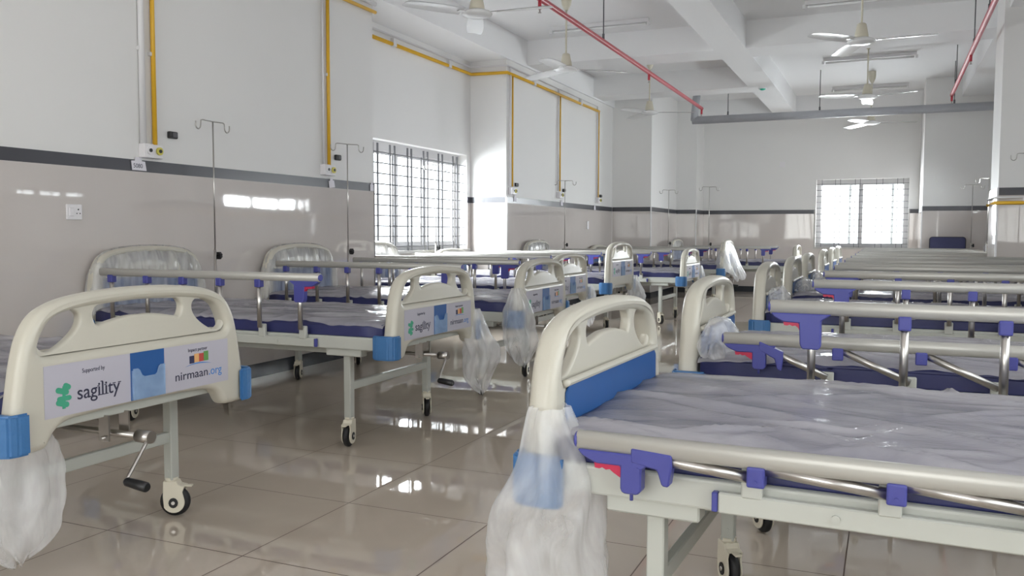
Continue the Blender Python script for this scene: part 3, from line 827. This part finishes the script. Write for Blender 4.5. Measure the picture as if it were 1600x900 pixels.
def bag(loc, L_, rad, label, seed, rz=0, **kw):
    o = mk('plastic_bag', bag_bm(L_, rad, seed, **kw), M_['film']); o.location = loc; o.rotation_euler = (0, 0, rz)
    tag(o, label, 'plastic bag', 'clear plastic bags hanging from the beds'); return o
bag((-2.19, 1.63, .56), .42, .12, 'clear plastic bag hanging under the near corner of the footboard at the left edge', 1, lean=(.02, -.03))
bag((-2.11, 4.34, .62), .47, .15, 'long clear plastic bag hanging off the far corner of the second left footboard', 2, lean=(0, .10))
bag((-2.13, 4.98, .70), .48, .17, 'clear plastic bag bunched over the near corner of the third left footboard', 3, lean=(0.03, .05))
bag((-.675, 1.77, .66), .58, .145, 'large clear plastic bag hanging from the near foot corner of the nearest right bed', 4, lean=(.03, -.04), flat=.9)
bag((-2.46, 7.43, .58), .35, .11, 'clear plastic bag on the far corner of the fourth left footboard', 5, lean=(0, .05))
bag((-2.48, 9.02, .60), .40, .14, 'clear plastic bag on the corner of the tall board in front of the window recess', 6, lean=(0, .12))
bag((-2.10, 10.62, .66), .48, .14, 'clear plastic bag at the far corner of the low board past the white column', 7, lean=(0, .08))
def crumple_bm(seed, sx, sy, sz):
    bm = bmesh.new(); bmesh.ops.create_icosphere(bm, subdivisions=5, radius=1)
    for v in bm.verts:
        p = v.co.copy(); q = Vector((p.x, p.y*sy/sx*.55, p.z))
        k = 1+.30*noise.noise(q*1.1+Vector((seed, 0, 0)))+.16*(1-2.5*abs(noise.noise(q*1.7+Vector((0, seed, 0)))))+.03*noise.noise(q*6)
        v.co = Vector((p.x*k*sx, p.y*k*sy, max(-.5, p.z*k)*sz))
    for f in bm.faces: f.smooth = True
    return bm
def crumple(loc, s, label, seed):
    o = mk('crumpled_film', crumple_bm(seed, *s), M_['film']); o.location = loc
    tag(o, label, 'plastic film', 'crumpled clear film on the foot ends'); return o
crumple((-.555, 3.17, .650), (.065, .18, .085), 'crumpled clear film bunched at the foot corner of the second right bed', 2.2)
crumple((-.575, 5.20, .655), (.055, .16, .075), 'crumpled clear film heaped at the foot corner of the third right bed', 5.1)
crumple((-.56, 6.80, .650), (.06, .20, .06), 'crumpled clear film along the foot end of the fourth right bed', 7.7)
crumple((-.56, 8.25, .650), (.06, .20, .06), 'crumpled clear film along the foot end of the fifth right bed', 9.4)

# ------------------------------------------------------------------ IV stands
def iv_pole_bm():
    bm = bmesh.new(); tube(bm, [(0, 0, .47), (0, 0, .93)], .0085, 10); tube(bm, [(0, 0, .93), (0, 0, 1.76)], .0045, 8); return bm
def iv_hook_bm():
    bm = bmesh.new()
    for s in (-1, 1):
        P = [(0, 0, 1.757), (0, s*.09, 1.760), (0, s*.105, 1.755)]
        for k in range(9): a = PI*k/8; P.append((0, s*(.130-.022*math.cos(a)), 1.725-.026*math.sin(a)))
        P.append((0, s*.152, 1.745)); tube(bm, P, .0042, 7)
    return bm
def knob_bm():
    bm = bmesh.new(); tube(bm, [(0, 0, .89), (0, .03, .89)], .006, 8)
    t = bmesh.new(); P = [((.022+.004*(k % 2))*math.cos(2*PI*k/16), .89+(.022+.004*(k % 2))*math.sin(2*PI*k/16)) for k in range(16)]
    prism(t, P, .022, .042); merge(bm, t); return bm
def iv(x, y, rz, label):
    r = empty('iv_stand', (x, y, 0), rz); tag(r, label, 'IV stand', 'IV stands with two hooks')
    part('pole', 'ivp', iv_pole_bm, M_['steel'], r); part('hook_bar', 'ivh', iv_hook_bm, M_['steel'], r); part('clamp_knob', 'ivk', knob_bm, M_['black'], r)
iv(-4.03, 4.41, math.radians(0), 'thin steel IV stand nearest the camera, against the left wall')
iv(-4.03, 5.93, math.radians(-25), 'thin steel IV stand just left of the barred window')
iv(-4.38, 8.07, math.radians(-25), 'thin steel IV stand in front of the barred window')
iv(-4.03, 11.08, math.radians(-60), 'thin steel IV stand by the tiled wall below the middle yellow pipe drop')
iv(-3.30, 14.03, math.radians(-60), 'thin steel IV stand in front of the far left column')
iv(-2.50, 13.27, math.radians(-70), 'thin steel IV stand left of the billowing wrapped board')
iv(1.10, 14.05, math.radians(-90), 'faint steel IV stand in front of the far wall, left of the pillar')
iv(1.16, 12.50, math.radians(-90), 'steel IV stand half hidden by the left edge of the pillar')
iv(1.13, 8.80, math.radians(-90), 'steel IV stand in front of the pillar, one hook at the right edge')

# ------------------------------------------------------------------ ceiling fans
def fan_body():
    bm = bmesh.new(); lathe(bm, [(.0, .0), (.026, .0), (.038, -.008), (.058, -.105), (.060, -.13), (.0, -.13)], n=28); return bm
def fan_disc():
    bm = bmesh.new(); lathe(bm, [(.0, -.128), (.07, -.128), (.105, -.142), (.118, -.155), (.112, -.168), (.07, -.182), (0, -.186)], n=32); return bm
def fan_rod():
    bm = bmesh.new(); h = SLAB-2.82-.0
    tube(bm, [(0, 0, -.01), (0, 0, h)], .009, 10); lathe(bm, [(.018, h-.16), (.045, h-.11), (.052, h-.06), (.052, h-.0)], n=20); return bm
def blade_bm():
    bm = bmesh.new(); rows = []
    for i in range(15):
        t = i/14; r = .13+.48*t; w = .055+.012*math.sin(t*PI)+.004*t; tw = math.radians(12-6*t)
        if i == 14: w *= .8
        row = []
        for u in (-1, -.5, 0, .5, 1):
            a = w*u
            row.append((r, a*math.cos(tw), -.150+a*math.sin(tw)-.006*u*u-.012*t))
        rows.append(row)
    for dz in (0, .003):
        V = [[bm.verts.new((x, y, z+dz)) for x, y, z in r] for r in rows]
        for a, b in zip(V, V[1:]):
            for k in range(4): f = bm.faces.new((a[k], a[k+1], b[k+1], b[k])); f.smooth = True
    box(bm, .06, .17, -.02, .02, -.158, -.150, .002, 1)
    return bm
def fan(x, y, away, rots, label, z=2.82):
    r = empty('ceiling_fan', (x, y, z)); tag(r, label, 'ceiling fan', 'white three blade ceiling fans')
    part('downrod', 'frod', fan_rod, M_['fanbody'], r); part('motor_cap', 'fbody', fan_body, M_['fanbody'], r); part('motor_disc', 'fdisc', fan_disc, M_['fan'], r)
    for a in rots:
        b = part('blade', 'fblade', blade_bm, M_['fan'], r); b.rotation_euler = (0, 0, math.radians(away+a))
fan(-2.91, 6.02, 116, (2, 122, 242), 'ceiling fan nearest the camera, cut by the top edge', 2.86)
fan(-2.97, 8.17, 110, (-80, 40, 160), 'ceiling fan left of the red pipe, second from the left')
fan(-2.98, 11.48, 105, (-93, 27, 147), 'small far ceiling fan at the left end of the grey pipe')
fan(-.26, 8.26, 92, (-100, 20, 140), 'nearest ceiling fan of the right bay', 2.885)
fan(-.28, 11.57, 91, (0, 120, 240), 'middle ceiling fan of the right bay', 2.885)
fan(-.27, 13.71, 91, (-85, 35, 155), 'farthest ceiling fan of the right bay, just below the grey pipe')

# ------------------------------------------------------------------ pipes
def pipe(name, pts, r, m, label, cat, clips=(), drops=(), rods=(), group=None):
    """pts may hold several runs; clips = (point, size)"""
    root = empty(name, pts[0][0]); tag(root, label, cat, group); o0 = Vector(pts[0][0])
    bm = bmesh.new()
    for i, run in enumerate(pts): tube(bm, [Vector(p)-o0 for p in run], r[i] if isinstance(r, list) else r, 12)
    if isinstance(r, list): r = r[0]
    mk('pipe_run', bm, M_[m], root)
    for c, s in clips:
        b = bmesh.new(); c = Vector(c)-o0; box(b, c.x-s[0], c.x+s[0], c.y-s[1], c.y+s[1], c.z-s[2], c.z+s[2], .002, 1); mk('clip', b, M_['pvc'], root)
    for c in drops:
        b = bmesh.new(); c = Vector(c)-o0; tube(b, [c+Vector((0, 0, r*.5)), c-Vector((0, 0, .075))], .014, 10); mk('sprinkler_drop', b, M_[m], root)
        b = bmesh.new(); tube(b, [c-Vector((0, 0, .07)), c-Vector((0, 0, .10))], .007, 8); cyl(b, c-Vector((0, 0, .103)), (0, 0, 1), .014, .004, 12); mk('sprinkler_head', b, M_['steel'], root)
    for c, h in rods:
        b = bmesh.new(); c = Vector(c)-o0; tube(b, [c+Vector((0, 0, r)), c+Vector((0, 0, h))], .006, 6); tube(b, [c+Vector((0, 0, r)), c+Vector((0, 0, r+.05))], .012, 8)
        mk('hanger_rod', b, M_['grille'], root)
    return root
ZR = 2.90
pipe('sprinkler_pipe', [[(-2.58, -2.9, ZR), (-2.58, 13.0, ZR)]], .024, 'red_pipe', 'long red sprinkler pipe crossing the left ceiling bay', 'pipe',
     drops=[(-2.58, 9.9, ZR-.01), (-2.58, 12.98, ZR-.01), (-2.58, 6.48, ZR-.01)], rods=[((-2.58, 8.15, ZR), SLAB-ZR), ((-2.58, 5.0, ZR), SLAB-ZR)])
pipe('sprinkler_pipe', [[(.73, -2.9, ZR), (.73, 13.0, ZR)]], .024, 'red_pipe', 'red sprinkler pipe near the right wall at the upper right', 'pipe',
     drops=[(.73, 10.1, ZR-.01), (.73, 12.98, ZR-.01)], rods=[((.73, 8.35, ZR), SLAB-ZR), ((.73, 9.75, ZR), SLAB-ZR), ((.73, 12.2, ZR), SLAB-ZR)])
GY, GZ = 13.3, 2.77
pipe('drain_pipe', [[(-2.78, GY, GZ), (1.44, GY, GZ)], [(-2.75, GY, GZ), (-2.75, GY+.02, GZ+.12), (-2.75, GY+.25, SLAB)]], .058, 'grey_pipe', 'thick grey drain pipe hung across the far end of the room', 'pipe',
     rods=[((-2.25, GY, GZ), SLAB-GZ), ((-.95, GY, GZ), SLAB-GZ), ((.78, GY, GZ), BEAM+.3-GZ)])
# yellow gas line and white conduit on the left wall
xw = XL+.02
def clipx(y, z): return ((XL+.012, y, z), (.012, .022, .012))
ZY = 2.95
pipe('yellow_pipe', [[(xw, 4.02, 1.57), (xw, 4.02, ZY), (xw, 6.52, ZY)]], .015, 'yellow', 'yellow pipe dropping down the near left wall, first from the left', 'pipe', clips=[clipx(4.02, 2.12), clipx(4.02, 2.7)])
pipe('yellow_pipe', [[(xw, 5.82, 1.58), (xw, 5.82, ZY-.012)]], .014, 'yellow', 'yellow pipe dropping down the left wall just before the window recess', 'pipe', clips=[clipx(5.82, 2.3)])
pipe('white_conduit', [[(xw, 3.93, 1.57), (xw, 3.93, 3.02), (xw, 6.52, 3.02)]], .020, 'pvc', 'white conduit beside the first yellow drop on the left wall', 'pipe', clips=[clipx(3.93, 2.14)])
pipe('white_conduit', [[(xw, 5.75, 1.58), (xw, 5.75, 3.0)]], .009, 'pvc', 'thin white conduit beside the yellow drop before the window recess', 'pipe')
xr = XREC+.02
pipe('yellow_pipe', [[(xr, 6.51, ZY-.02), (xr, 9.36, ZY-.02), (xw, 9.36, ZY-.03), (xw, 12.86, ZY-.03)], [(xw, 12.86, ZY-.03), (xw, 12.86, 1.60)], [(xw, 9.52, ZY-.03), (xw, 9.52, 1.60)], [(xw, 11.15, ZY-.03), (xw, 11.15, 1.62)]],
     [.019, .010, .010, .010], 'yellow', 'yellow pipe running high along the window recess and column with three drops', 'pipe',
     clips=[((xr, 7.6, ZY+.0), (.02, .03, .04)), ((xr, 8.8, ZY+.0), (.02, .03, .04)), ((xw, 10.2, ZY-.01), (.02, .03, .04)), ((xw, 12.0, ZY-.01), (.02, .03, .04))])
pipe('white_conduit', [[(xr, 6.51, ZY+.06), (xr, 9.355, ZY+.06), (xw, 9.355, ZY+.05), (xw, 12.80, ZY+.04), (xw, 12.80, 1.60)], [(xw, 9.45, ZY+.05), (xw, 9.45, 1.6)], [(xw, 11.08, ZY+.04), (xw, 11.08, 1.62)]],
     .011, 'pvc', 'white conduit running above the yellow pipe round the column', 'pipe')
pipe('yellow_pipe', [[(1.44, 9.07, 1.335), (.89, 9.07, 1.335), (.89, 9.78, 1.335), (1.42, 9.78, 1.335)], [(1.42, 9.80, 1.335), (1.42, 14.4, 1.335)]], .017, 'yellow', 'yellow pipe wrapped level round the pillar below its dark band', 'pipe', clips=[((1.13, 9.08, 1.335), (.012, .012, .05))])
pipe('white_conduit', [[(1.44, 9.08, 1.385), (.90, 9.08, 1.385), (.90, 9.77, 1.385), (1.42, 9.77, 1.385)]], .010, 'pvc', 'white conduit wrapped round the pillar above the yellow pipe', 'pipe')

# ------------------------------------------------------------------ small wall fittings
def gas_outlet(y, z, label, x=XL):
    r = empty('gas_outlet_box', (x, y, z)); tag(r, label, 'outlet box', 'outlet boxes at the foot of the pipe drops')
    bm = bmesh.new(); box(bm, .0, .05, -.075, -.002, -.045, .04, .005, 2); box(bm, .0, .045, .0, .075, -.045, .038, .005, 2); mk('box_cover', bm, M_['outletw'], r)
    for yy, m in ((-.036, 'outletw'), (.040, 'outlety')):
        bm = bmesh.new(); cyl(bm, (.052, yy, 0), (1, 0, 0), .024, .012, 20); q = mk('socket_ring', bm, M_[m], r)
        bm = bmesh.new(); cyl(bm, (.055, yy, 0), (1, 0, 0), .011, .016, 16); mk('socket_hole', bm, M_['black'], q)
gas_outlet(3.985, 1.535, 'outlet box with white and yellow rings below the first yellow drop')
gas_outlet(5.80, 1.545, 'outlet box below the yellow drop left of the window recess')
gas_outlet(9.52, 1.55, 'outlet box below the yellow drop beside the bright column')
gas_outlet(11.15, 1.57, 'outlet box below the middle drop past the column')
gas_outlet(12.86, 1.56, 'outlet box below the last yellow drop by the far corner')
def tag_card(y, z, txt, label, w=.075, rot=0):
    r = empty('paper_tag', (XL, y, z)); r.rotation_euler = (rot, 0, 0); tag(r, label, 'tag', 'paper tags hanging from the outlet boxes')
    bm = bmesh.new(); P = [(-w*.75, -.033), (w*.8, -.033), (w*.66, .022), (w*.3, .024), (w*.3, .045), (-w*.4, .045), (-w*.45, .024), (-w*.85, .022)]
    prism(bm, P, .012, .0135, 'yz'); mk('card', bm, M_['paper'], r)
    if txt:
        bm = bmesh.new(); text_bm(bm, txt, -.045, -.018, .036, .0136); mk('printed_number', bm, M_['ink'], r)
tag_card(3.90, 1.445, '5080', 'white paper tag printed 5080 over the dark band below the first drop', .07)
tag_card(5.865, 1.44, '', 'white paper tag hanging over the dark band left of the window', .05, .1)
tag_card(6.46, 1.44, '', 'white paper tag at the edge of the window recess', .035)
tag_card(9.62, 1.46, '', 'white paper tag just past the bright column', .05)
tag_card(11.25, 1.46, '', 'white paper tag below the middle drop', .05)
tag_card(12.72, 1.44, '', 'white paper tag below the last drop', .05)
def black_bracket(y, z, label):
    r = empty('wall_holder', (XL, y, z)); tag(r, label, 'holder', 'black clip holders on the wall')
    bm = bmesh.new(); box(bm, .0, .028, -.034, .034, -.022, .022, .007, 2); mk('holder_body', bm, M_['black'], r)
    bm = bmesh.new(); box(bm, .02, .034, -.010, .026, -.016, .016, .005, 2); mk('holder_face', bm, M_['grille'], r)
for y, z, lb in ((4.17, 1.65, 'small black holder on the wall right of the first yellow drop'), (5.95, 1.655, 'small black holder on the wall left of the window recess'),
                 (9.66, 1.63, 'small black holder beside the bright column'), (11.33, 1.64, 'small black holder by the middle yellow drop'), (13.0, 1.63, 'small black holder by the last yellow drop')):
    black_bracket(y, z, lb)
def switch(x, y, z, ax, w_, h_, label, sock=True):
    r = empty('wall_socket', (x, y, z), 0 if ax == 'x' else -PI/2); tag(r, label, 'wall socket')
    bm = bmesh.new(); box(bm, .008, .020, -w_/2, w_/2, -h_/2, h_/2, .003, 2); mk('face_plate', bm, M_['outletw'], r)
    if sock:
        bm = bmesh.new(); box(bm, .018, .025, -.036, -.006, -.024, .024, .003, 1); mk('rocker_switch', bm, M_['outletw'], r)
        bm = bmesh.new()
        for yy, zz_, rr in ((.024, .014, .0045), (.014, -.008, .0035), (.034, -.008, .0035)): cyl(bm, (.0205, yy, zz_), (1, 0, 0), rr, .002, 10)
        mk('socket_holes', bm, M_['black'], r)
switch(XL, 3.435, 1.152, 'x', .098, .085, 'white switched socket plate on the tiled left wall')
switch(XL, 12.38, 1.17, 'x', .08, .12, 'small white plate on the far tiled part of the left wall', False)
switch(-1.75, 16.108, 2.28, 'y', .09, .09, 'tiny round white plate high on the far wall', False)

# tube light battens
def batten(x0, x1, y, label):
    r = empty('tube_light', ((x0+x1)/2, y, SLAB-.04)); tag(r, label, 'tube light', 'unlit tube light battens on the ceiling'); h = (x1-x0)/2
    bm = bmesh.new(); box(bm, -h, h, -.02, .02, -.005, .04, .003, 1); mk('batten', bm, M_['pvc'], r)
    bm = bmesh.new(); tube(bm, [(-h+.03, 0, -.022), (h-.03, 0, -.022)], .013, 12); mk('tube', bm, M_['fan'], r)
    for s in (-1, 1):
        bm = bmesh.new(); box(bm, s*h-.015, s*h+.015, -.018, .018, -.04, .0, .003, 1); mk('end_holder', bm, M_['pvc'], r)
batten(-3.60, -2.46, 9.40, 'unlit tube light behind the red pipe in the left bay')
batten(-.84, .30, 9.35, 'unlit tube light at the top edge of the right bay')
batten(-.86, .28, 12.45, 'unlit tube light between the fans of the right bay')
batten(-.88, .24, 14.9, 'unlit tube light above the grey pipe')
r = empty('detector', (-1.68, 12.75, BEAM)); tag(r, 'small green round cover on the underside of the far beam', 'ceiling detector')
bm = bmesh.new(); lathe(bm, [(.045, 0), (.042, -.015), (.02, -.026), (0, -.028)], n=20); mk('cover', bm, M_['greenlamp'], r)
bm = bmesh.new(); lathe(bm, [(.055, .0), (.055, -.006), (.044, -.008)], n=20); mk('base_ring', bm, M_['outletw'], r)

# upright navy mattress at the far end
r = empty('upright_mattress', (.82, 14.47, 0)); tag(r, 'navy mattress standing upright against the far wall right of the window', 'mattress')
P = []
for cx, cz, a0 in ((.20, .97, 0), (-.20, .97, 90), (-.20, .04, 180), (.20, .04, 270)):
    for k in range(5): a = math.radians(a0+k*22.5); P.append((cx+.04*math.cos(a), cz+.04*math.sin(a)))
t = prism(bmesh.new(), P, -.045, .045); bmesh.ops.bevel(t, geom=[e for e in t.edges if abs(e.verts[0].co.y-e.verts[1].co.y) < 1e-4], offset=.01, segments=2, affect='EDGES'); mk('mattress_body', t, M_['navy'], r)
bm = bmesh.new(); tube(bm, [(a*1.01, -.045, b) for a, b in P]+[(P[0][0]*1.01, -.045, P[0][1])], .005, 6); mk('piping', bm, M_['black'], r)
